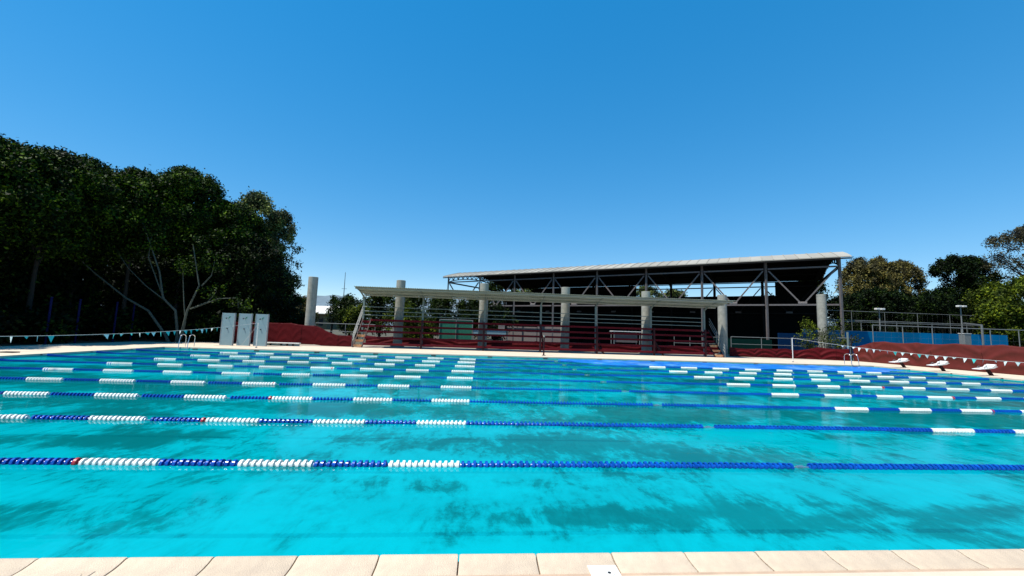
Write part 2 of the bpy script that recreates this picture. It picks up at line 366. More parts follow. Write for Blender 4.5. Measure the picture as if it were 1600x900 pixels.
# ================================================================== lane ropes
def float_mesh(name, seg, m, nfl=1, pitch=.0833, rim=.021):
    hb = .034 if rim > .016 else .026
    pr = [(-.040, .0), (-.040, hb), (-.010, hb+.006), (-rim, .053), (-rim*.8, .066), (rim*.8, .066), (rim, .053), (.010, hb+.006), (.040, hb), (.040, .0)]
    mb = MB()
    for q in range(nfl):
        cx = (q+.5)*pitch if nfl > 1 else 0
        n0 = len(mb.v); inner = pr[1:-1]
        for (x, r) in inner:
            for k in range(seg):
                t = 2*math.pi*k/seg; mb.v.append((cx+x, r*math.cos(t), r*math.sin(t)))
        for i in range(len(inner)-1):
            for k in range(seg):
                a = n0+i*seg+k; bb = n0+i*seg+(k+1) % seg; mb.f.append((a, bb, bb+seg, a+seg))
        mb.f.append(tuple(n0+k for k in range(seg))); mb.f.append(tuple(n0+(len(inner)-1)*seg+k for k in reversed(range(seg))))
    return mb.mesh(name, m, True)
FM = {c: float_mesh('float', 14, M['float_'+c]) for c in ('white', 'blue', 'red')}
SM = {c: float_mesh('float_section', 8, M['float_'+c], 12, rim=(.026 if c == 'white' else .015)) for c in ('white', 'blue')}
ROPES = ['lane rope nearest the coping, with one red float at its left', 'second lane rope from the near edge of the pool', 'third lane rope from the near edge of the pool',
 'fourth lane rope from the near edge of the pool', 'middle one of the nine lane ropes, fifth from either side', 'sixth lane rope from the near edge of the pool',
 'third lane rope counted from the far deck', 'lane rope along the front edge of the floating blue cover', 'farthest lane rope, its right half hidden under the blue pool cover']
def is_white(x):
    for a in (-15.5, -13.5, -11.45, -9.4, -7.3, -5.2, -3.2, -1.2): 
        if a <= x < a+1.0: return True
    for a in (10.03, 12.0, 13.95, 15.88, 17.85, 19.8, 21.73, 23.6):
        if a <= x < a+1.0: return True
    return False
for r in range(9):
    Y = 6.016+2.5*r
    t = empty('lane_rope', ROPES[r]+', blue and white floats', 'lane rope', (PX0, Y, .006), 0, 'floating lane ropes of the pool')
    A_ = .02+.012*r; ph = r*1.7
    yy = lambda x: A_*math.sin((x+ph)*.33)+.4*A_*math.sin((x+ph)*.81)
    zz = lambda x: .10*max(0, 1-(x-PX0)/1.6)**2+.10*max(0, 1-(PX1-x)/1.6)**2
    near = r < 2
    vis = (-9.2, 12.2) if r == 0 else (-12.0, 12.6)
    MB().tube([(x-PX0, yy(x), zz(x)) for x in np.linspace(PX0, PX1, 60)], .012, 5).build('cable', M['cable'], t)
    MB().box(-.03, .0, -.05, .05, -.02, .10).build('wall_anchor', M['chrome'], t); MB().box(50., 50.03, -.05, .05, -.02, .10).build('wall_anchor', M['chrome'], t)
    MB().tube([(4.86-PX0, yy(4.9), 0), (4.96-PX0, yy(4.9), 0)], .03, 8).build('coupling', M['chrome'], t)
    # whole 1 m runs (12 floats each); near ropes get single floats in view
    runs = [(-20.3+i, 'blue') for i in range(5)]
    x = -15.45; 
    starts = [-15.5, -13.5, -11.45, -9.4, -7.3, -5.2, -3.2, -1.2]
    for i, a in enumerate(starts):
        runs.append((a, 'white'))
        nb = starts[i+1] if i < 7 else .8
        runs.append((nb-1.01, 'blue'))
    runs += [(.8+i, 'blue') for i in range(4)]
    runs += [(5.05+i*.996, 'blue') for i in range(5)]
    s2 = [10.03, 12.0, 13.95, 15.88, 17.85, 19.8, 21.73, 23.6]
    for a in s2:
        runs.append((a, 'white' if r < 8 else 'blue')); runs.append((a+.975, 'blue'))
    runs += [(25.6+i, 'blue') for i in range(4)]
    for (a, c) in runs:
        if a > PX1-.9: continue
        if near and vis[0] <= a <= vis[1]:
            for q in range(12):
                xq = a+(q+.5)*.0833
                cc = c
                if abs(a+6.21) < .3 and q == 11 and r < 2: cc = 'red'
                sl_ = (yy(xq+.1)-yy(xq-.1))/.2
                o = inst('float', FM[cc], t, (xq-PX0, yy(xq)+random.uniform(-.003, .003), zz(xq)+random.uniform(-.004, .004)), (random.uniform(0, 6.28), random.uniform(-.06, .06), sl_+random.uniform(-.07, .07)))
        else:
            xm = a; sl_ = (yy(a+1)-yy(a)); sz = (zz(a+1)-zz(a))
            o = inst(c+'_float_section', SM[c], t, (a-PX0, yy(a), zz(a)), (0, -sz, sl_)); o['kind'] = 'stuff'
    if r in (2, 3, 5):
        inst('red_float', FM['red'], t, ((-5.24 if r == 2 else -6.4)-PX0, yy(-5.2), .002), (0, 0, 0), (1.15, 1.04, 1.04))
    if r in (2, 3, 4):
        inst('red_float', FM['red'], t, ((14.98 if r == 2 else 16.9)-PX0, yy(15), .002), (0, 0, 0), (1.15, 1.04, 1.04))

# floating blue cover in the two farthest lanes
NX, NY = 260, 46
mb = MB(); rg = np.random.RandomState(4)
wv = [(rg.uniform(.8, 5), rg.uniform(-5, 5), rg.uniform(0, 6.3), rg.uniform(.3, 1)) for _ in range(16)]
for j in range(NY+1):
    for i in range(NX+1):
        u = i/NX; v = j/NY
        x = 5.4+u*23.7; y0 = 24.35+.25*math.sin(x*.7)+.15*math.sin(x*2.1)+2.6*max(0, 1-(x-5.4)/3.5)**1.5; y1 = 28.15+.1*math.sin(x*.9)
        if x > 25: y0 += (x-25)*.35
        y = y0+(y1-y0)*v
        h = sum(math.sin(a*x*.9+bb*y+p)*w for a, bb, p, w in wv)/16
        e = min(1, v*7, (1-v)*7, u*30, (1-u)*30)
        mb.v.append((x, y, .012+e*(.045+.11*abs(h)*2)))
for j in range(NY):
    for i in range(NX):
        a = j*(NX+1)+i; mb.f.append((a, a+1, a+NX+2, a+NX+1))
o = mb.build('pool_cover', M['sheet'], smooth=True); tag(o, 'crumpled blue plastic pool cover floating in the farthest lanes on the right', 'pool cover')

# ================================================================== columns
CX = [-15.01, -7.31, .23, 7.82, 15.52, 23.06, 33.24]; CT = [6.08, 6.09, 6.1, 6.05, 5.95, 5.91, 6.36]
CL = ['round concrete column standing free at the far left behind the sagging tarpaulin', 'round concrete column behind the stand, nearest its left stairs', 'second round concrete column behind the stand from its left end, beside the white table',
      'middle round concrete column rising behind the roofed stand', 'round concrete column behind the stand, nearest the low white topped table', 'round concrete column at the right end of the stand, by its right stairs', 'round concrete column at the far right, rising out of the leafy shrub']
for x, zt, lb in zip(CX, CT, CL):
    t = empty('concrete_column', lb, 'column', (x, 37.2, DZ-.01), 0, 'round concrete columns behind the pool')
    r = .40; h = zt-DZ
    mb = MB(); zs = [0]
    z = 0
    while z < h-.35:
        zs.append(z+.6); z += .6
    pts = []; rad = []
    for z in [q for q in zs if q < h-.2]:
        if z > 0: pts += [(0, 0, z-.014), (0, 0, z-.006), (0, 0, z+.006)]; rad += [r, r-.012, r]
        else: pts.append((0, 0, 0)); rad.append(r)
    pts += [(0, 0, h-.02), (0, 0, h)]; rad += [r, r-.02]
    mb.tube(pts, rad, 28); mb.build('shaft', M['concrete'], t, smooth=True)
    MB().box(-.52, .52, -.52, .52, 0, .16).build('footing', M['concrete'], t, bevel=.015)

# ================================================================== stand
ST = empty('roofed_stand', 'long open tiered stand with maroon planks, grey rails and a thin corrugated roof', 'stand', (0, 0, 0))
SX0, SX1 = -9.5, 20.3
rows = [(36.1, 2.49), (35.6, 1.99), (35.1, 1.51), (34.6, 1.01), (34.22, .51)]
for (y, z) in rows:
    for x0, x1 in ((SX0, -2.1), (-2.08, 5.3), (5.32, 12.7), (12.72, SX1)):
        MB().box(x0, x1, y, y+.28, z-.17, z).build('plank', M['maroon'], ST, bevel=.012)
PXS = [-10.24, -5.1, .36, 5.43, 10.5, 15.67, 20.8]
FXS = [-4.82, .3, 5.1, 9.97, 15.0, 19.6]
for i, x in enumerate(PXS):
    MB().bar((x, 36.46, .12), (x, 36.46, 4.30), .15).build('post', M['grey_steel'], ST)
    mb = MB(); pts = []
    for k in range(9):
        a = k/8*math.pi/2; pts.append((x, 36.46-2.75*(k/8)**1.25, 4.25+.68*math.sin(a)))
    mb.tube(pts, [.075-.004*k for k in range(9)], 6).build('roof_arm', M['grey_steel'], ST)
for x in FXS:
    MB().bar((x, 34.19, .12), (x, 34.19, 2.5), .13).build('front_post', M['darkred'], ST)
for x in PXS[1:-1]:
    MB().bar((x, 34.45, .3), (x, 36.3, 2.25), .10).build('stringer', M['darkred'], ST)
for z in (3.56, 3.18, 2.84):
    MB().tube([(-10.2, 36.36, z), (20.75, 36.36, z)], .032, 8).build('guard_rail', M['grey_steel'], ST)
for (a, bq) in (((9.98, 34.6, .95), (10.66, 34.35, .13)), ((15.25, 34.7, 1.3), (15.9, 34.35, .13))):
    MB().bar(a, bq, .14).build('strut', M['darkred'], ST)
# corrugated roof in sheets
def corr_sheet(x0, x1, y0, z0, y1, z1, pitch=.18, amp=.022, th=.004):
    mb = MB(); n_ = int((x1-x0)/pitch*4); row = n_+1
    for (y, z) in ((y0, z0), (y1, z1)):
        for i in range(row):
            x = x0+(x1-x0)*i/n_; mb.v.append((x, y, z+amp*math.sin(2*math.pi*(x-x0)/pitch)))
    for (y, z) in ((y0, z0), (y1, z1)):
        for i in range(row):
            x = x0+(x1-x0)*i/n_; mb.v.append((x, y, z-th-.006+amp*math.sin(2*math.pi*(x-x0)/pitch)))
    for i in range(n_):
        mb.f.append((i, i+1, row+i+1, row+i)); mb.f.append((2*row+i, 3*row+i, 3*row+i+1, 2*row+i+1))
        mb.f.append((i, 2*row+i, 2*row+i+1, i+1)); mb.f.append((row+i, row+i+1, 3*row+i+1, 3*row+i))
    return mb
x = -10.3; w = (22.0+10.3)/12
for i in range(12):
    corr_sheet(x+i*w, x+(i+1)*w+.05, 33.45, 5.06+.004*(i % 2), 36.6, 4.66+.004*(i % 2)).build('roof_panel', M['roof_sheet'], ST)
for (y, z) in ((33.75, 4.96), (35.1, 4.78), (36.4, 4.61)):
    MB().box(-10.25, 21.9, y-.05, y+.05, z-.09, z+.02).build('purlin', M['purlin'], ST)
# stairs at both ends
for (x0, x1, sgn) in ((-10.2, -9.55, -1), (20.4, 21.15, 1)):
    fl_ = MB()
    for k in range(6):
        z = .13+.42*(k+.6)*.95; y = 34.1+.42*k
        MB().box(x0, x1, y, y+.30, z-.07, z-.02).build('step', M['orange_step'], ST)
        MB().box(x0+.01, x1-.01, y-.012, y-.004, z-.2, z-.015).build('riser', M['orange_step'] if k < 3 else M['maroon'], ST)
    for x in (x0-.02, x1+.02):
        MB().bar((x, 34.05, .15), (x, 36.4, 2.5), .09).build('stringer', M['darkred'], ST)
    xo = x0-.08 if sgn < 0 else x1+.08
    for dz in (0, -.28, -.56):
        MB().tube([(xo, 33.98, 1.12+dz), (xo, 36.36, 3.6+dz)], .026, 8).build('hand_rail', M['alu'], ST)
    MB().tube([(xo, 33.98, .12), (xo, 33.98, 1.14)], .028, 8).build('rail_post', M['alu'], ST)
    MB().tube([(xo, 35.2, 1.2), (xo, 35.2, 2.4)], .028, 8).build('rail_post', M['alu'], ST)
# lone dark post on the deck in front of the stand
t = empty('deck_post', 'dark slim post with pale cap standing on the deck in front of the stand', 'post', (4.74, 29.95, DZ))
MB().tube([(0, 0, 0), (0, 0, 1.35)], .055, 10).build('shaft', M['darkred'], t); MB().tube([(0, 0, 1.35), (0, 0, 1.5)], .06, 10).build('cap', M['purlin'], t)
MB().tube([(0, 0, 0), (0, 0, .04)], .14, 12).build('base', M['black'], t)

# ================================================================== tarpaulins
def tarp(name, pts, label, m, seed, nx=220, ny=26, fold=.09, hang=6):
    """pts: (x, y, z_bottom, z_top) along the fence; the cloth hangs between posts with folds."""
    rg = random.Random(seed); mb = MB(); P = [Vector(p) for p in [(a, bq, 0) for a, bq, _, _ in pts]]
    cum = [0]
    for i in range(1, len(P)): cum.append(cum[-1]+(P[i]-P[i-1]).length)
    Lt = cum[-1]; ws = [(rg.uniform(.6, 3.6), rg.uniform(-2.5, 2.5), rg.uniform(0, 6.3), rg.uniform(.3, 1)) for _ in range(10)]
    ws2 = [(rg.uniform(3, 9), rg.uniform(-9, 9), rg.uniform(0, 6.3), rg.uniform(.2, .5)) for _ in range(9)]
    nx = int(Lt*11); 
    for j in range(ny+1):
        for i in range(nx+1):
            s = Lt*i/nx; k = max(q for q in range(len(cum)) if cum[q] <= s+1e-9); k = min(k, len(P)-2)
            f = (s-cum[k])/(cum[k+1]-cum[k]); p = P[k].lerp(P[k+1], f); dr_ = (P[k+1]-P[k]).normalized(); nr = Vector((dr_.y, -dr_.x, 0))
            ff = f
            zb = pts[k][2]*(1-ff)+pts[k+1][2]*ff; zt = pts[k][3]*(1-ff)+pts[k+1][3]*ff
            zt -= .10*(1-abs(2*((s/2.6) % 1)-1)**2); v = j/ny
            z = zb+(zt-zb)*v
            h = sum(math.sin(a*s+c*z+ph)*w for a, c, ph, w in ws)/5+sum(math.sin(a*s+c*z+ph)*w for a, c, ph, w in ws2)/4
            h = .35*h+sum(max(0., 1-abs(math.sin(a*s*.5+c*z*.6+ph))*3.2)**1.5*w for a, c, ph, w in ws2)*.42
            sw_ = math.sin(6.283*(v*2.1+1.1*(2*f-1)**2+.5*math.sin(s*.55+seed)))*.5+.5
            q = p+nr*(fold*(h*.7+.75*sw_**2)*(.25+1.1*math.sin(math.pi*min(1, .08+v*.9))))
            mb.v.append((q.x, q.y, z))
    for j in range(ny):
        for i in range(nx):
            a = j*(nx+1)+i; mb.f.append((a, a+1, a+nx+2, a+nx+1))
    o = mb.build(name, m, smooth=True); sd = o.modifiers.new('thickness', 'SOLIDIFY'); sd.thickness = .008
    row = [Vector(mb.v[ny*(nx+1)+i]) for i in range(0, nx+1, 3)]
    MB().tube([tuple(v+Vector((0, 0, .01))) for v in row], .014, 5).build('hem', m, o)
    k = 0
    while k*3.1 < Lt:
        i = min(nx, int(k*3.1*nx/Lt)); MB().tube([tuple(Vector(mb.v[j*(nx+1)+i])+Vector((0, -.012, 0)) + Vector(((-.012, 0, 0) if False else (0, 0, 0)))) for j in range(ny+1)], .012, 4).build('seam', M['seam'], o); k += 1
    return tag(o, label, 'tarpaulin', 'maroon tarpaulins tied along the pool fence')
tarp('tarpaulin', [(-21, 35.6, .2, 1.95), (-16.9, 35.5, .28, 1.98), (-15.6, 35.4, .24, 1.9), (-13.75, 35.3, .2, 1.82), (-12.9, 35.2, .12, 1.42), (-11.85, 35.1, .1, 1.12), (-10.5, 35.0, .14, 1.02)],
     'dark maroon tarpaulin left of the stand, its top edge sagging towards the stairs', M['tarp_shaded'], 1, fold=.022)
tarp('tarpaulin', [(-10.3, 38.0, .15, 1.02), (-2, 38.0, .15, .96), (7, 38.0, .12, .94), (15, 38., .12, .92), (23.2, 38.0, .14, .98)],
     'low maroon tarpaulin stretched behind the planks of the stand', M['tarp_shaded'], 2, fold=.05)
tarp('tarpaulin', [(23.3, 36.6, .12, .98), (25.5, 36.3, .12, .92), (27.5, 36.1, .12, 1.04), (29.3, 35.9, .12, .94), (31.2, 35.3, .12, 1.24), (33.2, 34.4, .12, 1.2)],
     'wrinkled maroon tarpaulin between the right stairs and the dark green corner post', M['tarp_shaded'], 3, fold=.065)
tarp('tarpaulin', [(33.4, 34.2, .12, 1.35), (33.7, 32.6, .12, 1.95), (33.6, 29, .12, 1.93), (33.6, 25, .12, 1.98), (33.6, 21, .12, 1.95), (33.6, 16, .12, 1.98), (33.6, 9, .12, 1.95)],
     'sunlit red brown tarpaulin draped on the fence behind the starting blocks', M['tarp_sunlit'], 5, fold=.085)

t = empty('corner_fence_post', 'dark green steel post where the two red tarpaulins meet at the right corner', 'fence post', (33.2, 34.5, .1))
MB().bar((0, 0, 0), (0, 0, 2.6), .11).build('shaft', M['grey_steel'], t); MB().bar((.42, .1, 0), (.42, .1, 2.3), .08).build('shaft', M['black'], t)
MB().tube([(-.9, .1, 2.05), (.6, .1, 2.05)], .03, 6).build('rail', M['alu'], t)

# tube barrier behind the tarpaulins
def barrier(label, pts, h, y, step, mats='alu', z0=.1):
    t = empty('tube_barrier', label, 'barrier', (pts[0], y, z0), 0)
    Lx = pts[1]-pts[0]
    MB().tube([(0, 0, h), (Lx, 0, h)], .03, 6).build('rail', M[mats], t); MB().tube([(0, 0, h*.62), (Lx, 0, h*.62)], .022, 6).build('rail', M[mats], t)
    k = 0
    while k*step <= Lx+.01: MB().tube([(k*step, 0, 0), (k*step, 0, h)], .03, 6).build('post', M[mats], t); k += 1
barrier('low galvanised tube barrier behind the tarpaulin left of the stand', (-15.2, -9.8), 1.9, 39.0, 2.7)
barrier('galvanised tube barrier behind the tarpaulin right of the stand', (24.9, 37.6), 1.85, 38.8, 3.17)
barrier('short galvanised tube barrier seen through the right end of the stand', (19.0, 23.8), 1.75, 38.7, 1.6)

# ================================================================== flags
def flag_line(X, Ytop, ztop, lab, seed, skip=None, xo=0):
    rg = random.Random(seed)
    t = empty('backstroke_flag_line', lab, 'flag line', (X, 0, 0), 0, 'backstroke pennant lines')
    zz = lambda y: 1.2+(ztop-1.2)*abs((y-15.5)/(Ytop-15.5))**2
    MB().tube([(0, y, zz(y)) for y in np.linspace(2.6, Ytop, 40)], .009, 5).build('rope', M['rope'], t)
    y = Ytop-4.4; k = 0
    while y > 9.:
        if not (skip and skip[0] < y < skip[1]):
            tw = rg.uniform(-1.3, 1.3); hh = rg.uniform(.17, .24); wd = .085
            if rg.random() < .35: hh *= .45
            c, s = math.cos(tw), math.sin(tw); z = zz(y)-.01; sw = rg.uniform(-.05, .05)
            mb = MB(); th = .004; vs = []
            for off in (-th, th):
                for (u, w_) in ((-wd, 0), (wd, 0), (.02, -hh)):
                    vs.append((s*u+off*c + (sw if w_ else 0), y+c*u, z+w_))
            mb.v = vs; mb.f = [(0, 1, 2), (5, 4, 3), (0, 3, 4, 1), (1, 4, 5, 2), (2, 5, 3, 0)]
            mb.build('pennant', M['white_flag'] if (k % 2 or X > 0) and rg.random() < .75 else M['teal_flag'], t)
        y -= rg.uniform(.36, .5); k += 1
    return t
flag_line(-15.574, 29.9, 1.86, 'string of small teal and white pennants across the left end of the pool', 3, (16.4, 18.2))
flag_line(24.43, 30.2, 2.0, 'string of small white and grey pennants across the right end of the pool', 8)
def flag_pole(x, y, h, lab, far=True):
    t = empty('flag_pole', lab, 'pole', (x, y, DZ), 0, 'white poles that hold the pennant lines')
    MB().tube([(0, 0, 0), (0, 0, h)], .03 if far else .025, 8).build('shaft', M['white'], t)
    MB().tube([(0, 0, 0), (0, 0, .05)], .07, 10).build('base', M['alu'], t)
    return t
flag_pole(-15.574, 29.95, 1.75, 'white pole holding the left pennant line, in front of the shower panels')
flag_pole(24.43, 30.25, 1.88, 'white pole holding the right pennant line, in front of the wrinkled tarpaulin')
MB_g = MB().tube([(-15.6, 29.95, 1.75), (-17.0, 30.6, .13)], .006, 4); tag(MB_g.build('guy_wire', M['rope']), 'thin guy wire slanting from the left white flag pole to the deck', 'wire')

# ================================================================== shower panels, bench, ladders, pad
SL = ['pale shower panel on the far left deck, leftmost of three', 'pale shower panel in the middle of the three by the trees', 'pale shower panel on the right of three, behind the white flag pole']
for k, (x0, x1, y) in enumerate(((-19.1, -18.2, 31.7), (-17.93, -17.03, 31.75), (-16.80, -15.90, 31.85))):
    xc = (x0+x1)/2-.04*0; wd = (x1-x0)/2
    t = empty('shower_panel', SL[k], 'shower', (xc, y, DZ), R(-2), 'shower panels by the pool')
    MB().box(-wd, wd, 0, .14, 0, 2.38).build('panel', M['shaded_white'], t, bevel=.01)
    MB().box(-wd-.01, -wd+.025, -.012, .15, 0, 2.40).build('edge_trim', M['trim'], t); MB().box(wd-.025, wd+.01, -.012, .15, 0, 2.40).build('edge_trim', M['trim'], t)
    MB().tube([(0, 0, 2.0), (0, -.18, 2.1), (.03, -.26, 2.02)], .016, 6).build('shower_arm', M['chrome'], t)
    MB().tube([(.03, -.26, 2.03), (.035, -.28, 1.98)], .05, 10).build('shower_head', M['black'], t)
    MB().prism([(-.02, 1.98), (.10, 2.03), (.17, 2.16), (.06, 2.13)], 'y', -.006, -.001).build('emblem', M['green_screen'], t)
    MB().tube([(0, 0, 1.25), (0, -.06, 1.25)], .04, 10).build('valve', M['black'], t)
    MB().box(-.5, .5, -.55, .14, 0, .02).build('tray', M['deck'], t)
t = empty('low_bench', 'low white bench on the deck in front of the dark tarpaulin', 'bench', (-15.35, 33.3, DZ-.01))
MB().box(-1.3, 1.3, -.18, .18, .20, .27).build('seat', M['white'], t, bevel=.01)
MB().box(-1.25, 1.25, .04, .08, .0, .20).build('back_board', M['shaded_white'], t)
for x in (-.9, -.1, .35, .8): MB().box(x-.03, x+.03, -.16, .16, 0, .20).build('leg', M['black'], t)
tag(MB().box(-22.35, -21.75, 20.9, 21.25, DZ+.002, DZ+.05).build('rubber_mat', M['black'], bevel=.01), 'small black flat mat on the left deck near the pool corner', 'mat')
def ladder(loc, rz, lab):
    t = empty('pool_ladder', lab, 'ladder', loc, rz, 'stainless pool ladders')
    for x in (-.28, .28):
        pts = [(x, .55, 0), (x, .55, .55)]+[(x, .28+.27*math.cos(a), .62+.2*math.sin(a)) for a in np.linspace(.3, math.pi-.5, 7)]+[(x, -.05, .35), (x, -.12, -.9)]
        MB().tube(pts, .022, 8).build('rail', M['chrome'], t, smooth=True)
    for z in (-.25, -.55, -.85): MB().box(-.27, .27, -.16, -.06, z-.015, z+.015).build('tread', M['chrome'], t)
ladder((27.9, PY1+.02, DZ), 0, 'shiny pool ladder at the far right corner below the first pennants')
ladder((-19.4, PY1+.02, DZ), 0, 'shiny pool ladder at the far left corner under the dark trees')

# ================================================================== starting blocks
BL = ['white starting block farthest from the camera, next to the corner ladder', 'white starting block second from the far right corner', 'white starting block third from the far right corner', 'white starting block nearest the right edge of the picture', 'white starting block nearest the camera on the right end wall']
def block():
    t = empty('starting_block', BL[0], 'starting block', (0, 0, 0), 0, 'starting blocks on the right end of the pool')
    # leaning dark post
    mb = MB(); mb.prism([(.26, 0), (.44, 0), (.12, .44), (-.06, .42)], 'y', -.08, .08); mb.build('post', M['darkred'], t, bevel=.008)
    MB().box(.15, .55, -.18, .18, 0, .02).build('base_plate', M['black'], t)
    mb = MB(); mb.prism([(-.80, .40), (-.77, .43), (-.25, .50), (.12, .58), (.36, .76), (.44, .76), (.42, .55), (.25, .49), (-.1, .445), (-.5, .41)], 'y', -.25, .25); mb.build('platform', M['white'], t, bevel=.012)
    MB().prism([(-.25, .52), (-.02, .58), (.05, .72), (-.06, .72)], 'y', -.05, .05).build('track_fin', M['white'], t, bevel=.01)
    for y in (-.2, .2): MB().tube([(-.42, y, .46), (-.40, y, .58), (-.28, y, .62), (-.18, y, .53)], .014, 6).build('grab_bar', M['alu'], t)
    MB().box(.40, .66, -.14, .14, .58, .62).build('foot_rest', M['white'], t)
    return t
B0 = block(); B0.scale = (.88, .88, .88); B0.location = (30.2, 27.27, DZ)
for k, y in enumerate((24.77, 22.27, 19.77, 17.27)):
    c = copy_tree(B0); c.scale = (.88, .88, .88); c.location = (30.2, y, DZ); c['label'] = BL[k+1]

# ================================================================== arena
AS = 7.; AX0, ADX, AY0, ADY = -.05452716*AS, .81870744*AS, 9.9994465*AS, -.57421088*AS
NB = Vector((.5742, .8187, 0))
def AP(i, b_, z): return Vector((AX0+i*ADX, AY0+i*ADY, z))+NB*b_
AR_ = empty('arena', 'large open sided sports hall with a pale low pitched roof on a dark steel frame', 'building', (0, 0, 0))
def abar(a, bq, w, name, m='arena_steel'):
    if name.startswith('rear_'): m = 'arena_shaded_steel'  # same steel as the front, darkened to stand for shade
    return MB().bar(a, bq, w).build(name, M[m], AR_)
WB = 20.
TB = [-.9, 1.5, 4., 7., 10., 13., 16., 18.5, 20.9]; TZ = [11.05, 11.78, 12.40, 12.56, 12.60, 12.50, 12.16, 11.70, 11.10]
def rz(q): return float(np.interp(q, TB, TZ))
for i in range(-1, 8):
    abar(AP(i, 0, .06), AP(i, 0, 11.15), .22, 'column')
    abar(AP(i, WB, .06), AP(i, WB, 11.1), .3, 'rear_column', 'arena_shaded_steel')
    # arched roof truss
    mb = MB(); bs = np.linspace(0, WB, 15)
    top = lambda q: rz(q)-.14-.16*math.sin(math.pi*q/WB)
    bot = lambda q: 10.2+1.45*max(0., math.sin(math.pi*min(q, WB-.001)/WB))**.75
    for k in range(14):
        mb.bar(AP(i, bs[k], top(bs[k])), AP(i, bs[k+1], top(bs[k+1])), .12); mb.bar(AP(i, bs[k], bot(bs[k])), AP(i, bs[k+1], bot(bs[k+1])), .14)
        md = (bs[k]+bs[k+1])/2
        mb.bar(AP(i, bs[k], bot(bs[k])), AP(i, md, top(md)), .09); mb.bar(AP(i, md, top(md)), AP(i, bs[k+1], bot(bs[k+1])), .09)
        mb.bar(AP(i, bs[k], bot(bs[k])), AP(i, bs[k], top(bs[k])), .08)
    mb.build('roof_truss', M['arena_shaded_steel'], AR_)
    if i in (-1, 7): abar(AP(i, 0, 10.15), AP(i, WB, 10.15), .22, 'tie_beam', 'arena_shaded_steel')
for i in range(-1, 7):
    for b_, nm in ((0, ''), (WB, 'rear_')):
        e = .09
        abar(AP(i+.03, b_-e, 10.15), AP(i+.97, b_-e, 10.15), .17, nm+'upper_beam'); abar(AP(i+.03, b_-e, 5.85), AP(i+.97, b_-e, 5.85), .18, nm+'lower_beam')
        abar(AP(i+.04, b_+.02, 9.95), AP(i+.47, b_+.02, 6.1), .15, nm+'brace'); abar(AP(i+.96, b_+.02, 9.95), AP(i+.53, b_+.02, 6.1), .15, nm+'brace')
        MB().tube([AP(i+.44, b_+.0, 6.0), AP(i+.56, b_+.0, 6.0)], .22, 6).build(nm+'gusset', M['arena_steel'], AR_)
# roof in standing seam panels
def roof_panel(i0, i1):
    mb = MB(); n_ = len(TB)
    for (ii, dz) in ((i0, -.02), (i1, -.02), (i0, .08), (i1, .08)):
        for bq, z in zip(TB, TZ): mb.v.append(tuple(AP(ii, bq, z+dz)))
    for k in range(n_-1):
        mb.f += [(k, n_+k, n_+k+1, k+1), (2*n_+k, 2*n_+k+1, 3*n_+k+1, 3*n_+k), (k, k+1, 2*n_+k+1, 2*n_+k), (n_+k, 3*n_+k, 3*n_+k+1, n_+k+1)]
    mb.f += [(0, 2*n_, 3*n_, n_), (n_-1, 2*n_-1, 4*n_-1, 3*n_-1)]
    # raised seam on one edge
    m0 = len(mb.v); e = (AP(i1, 0, 0)-AP(i0, 0, 0)).normalized()*.09
    for (ee, dz) in ((0, .07), (1, .07), (0, .14), (1, .14)):
        for bq, z in zip(TB, TZ): mb.v.append(tuple(AP(i0, bq, z+dz)+e*ee))
    for k in range(n_-1):
        mb.f += [tuple(m0+q for q in f) for f in ((2*n_+k, 2*n_+k+1, 3*n_+k+1, 3*n_+k), (k, k+1, 2*n_+k+1, 2*n_+k), (n_+k, 3*n_+k, 3*n_+k+1, n_+k+1))]
    mb.f.append(tuple(m0+q for q in (0, 2*n_, 3*n_, n_)))
    return mb.build('roof_panel', M['arena_roof'], AR_)
IL, IR = -1.08, 7.14; NP = 48
for k in range(NP):
    i0 = IL+(IR-IL)*k/NP; i1 = IL+(IR-IL)*(k+1)/NP
    roof_panel(i0, i1)
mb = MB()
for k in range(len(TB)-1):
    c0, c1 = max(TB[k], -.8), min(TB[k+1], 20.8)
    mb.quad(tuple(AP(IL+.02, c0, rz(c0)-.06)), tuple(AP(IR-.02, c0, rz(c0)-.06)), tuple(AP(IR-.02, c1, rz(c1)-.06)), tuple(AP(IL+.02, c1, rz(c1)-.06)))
mb.build('roof_shade_sheet', M['arena_under'], AR_)  # near-black sheet that stands for the shade under the roof
for bq in (-.85, 2, 4.5, 7, 9.7, 12.5, 15, 17.7, 20.8):
    z = rz(bq)-.16
    abar(AP(IL, bq, z), AP(IR, bq, z), .13, 'purlin', 'arena_shaded_steel')
# rear wall with the clerestory gap, side screens
def awall(i0, i1, b_, z0, z1, name, m, th=.12):
    a, bq = AP(i0, b_, z0), AP(i1, b_, z0); e = NB*th
    mb = MB(); mb.v = [tuple(p) for p in (a, bq, bq+e, a+e)]+[tuple(p+Vector((0, 0, z1-z0))) for p in (a, bq, bq+e, a+e)]
    mb.f = [(0, 3, 2, 1), (4, 5, 6, 7), (0, 1, 5, 4), (1, 2, 6, 5), (2, 3, 7, 6), (3, 0, 4, 7)]
    return mb.build(name, M[m], AR_)
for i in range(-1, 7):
    awall(i+.0, i+.998, WB+.45, .06, 8.75, 'wall_sheet', 'arena_wall_shade')
    if i >= 0 and i < 3: awall(i+.0, i+(.998 if i < 2 else 1.1), WB+.45, 8.752, 11.0, 'wall_sheet', 'arena_wall_shade')
awall(6.25, 7.0, WB+.45, 8.752, 11.0, 'wall_sheet', 'arena_wall_shade')
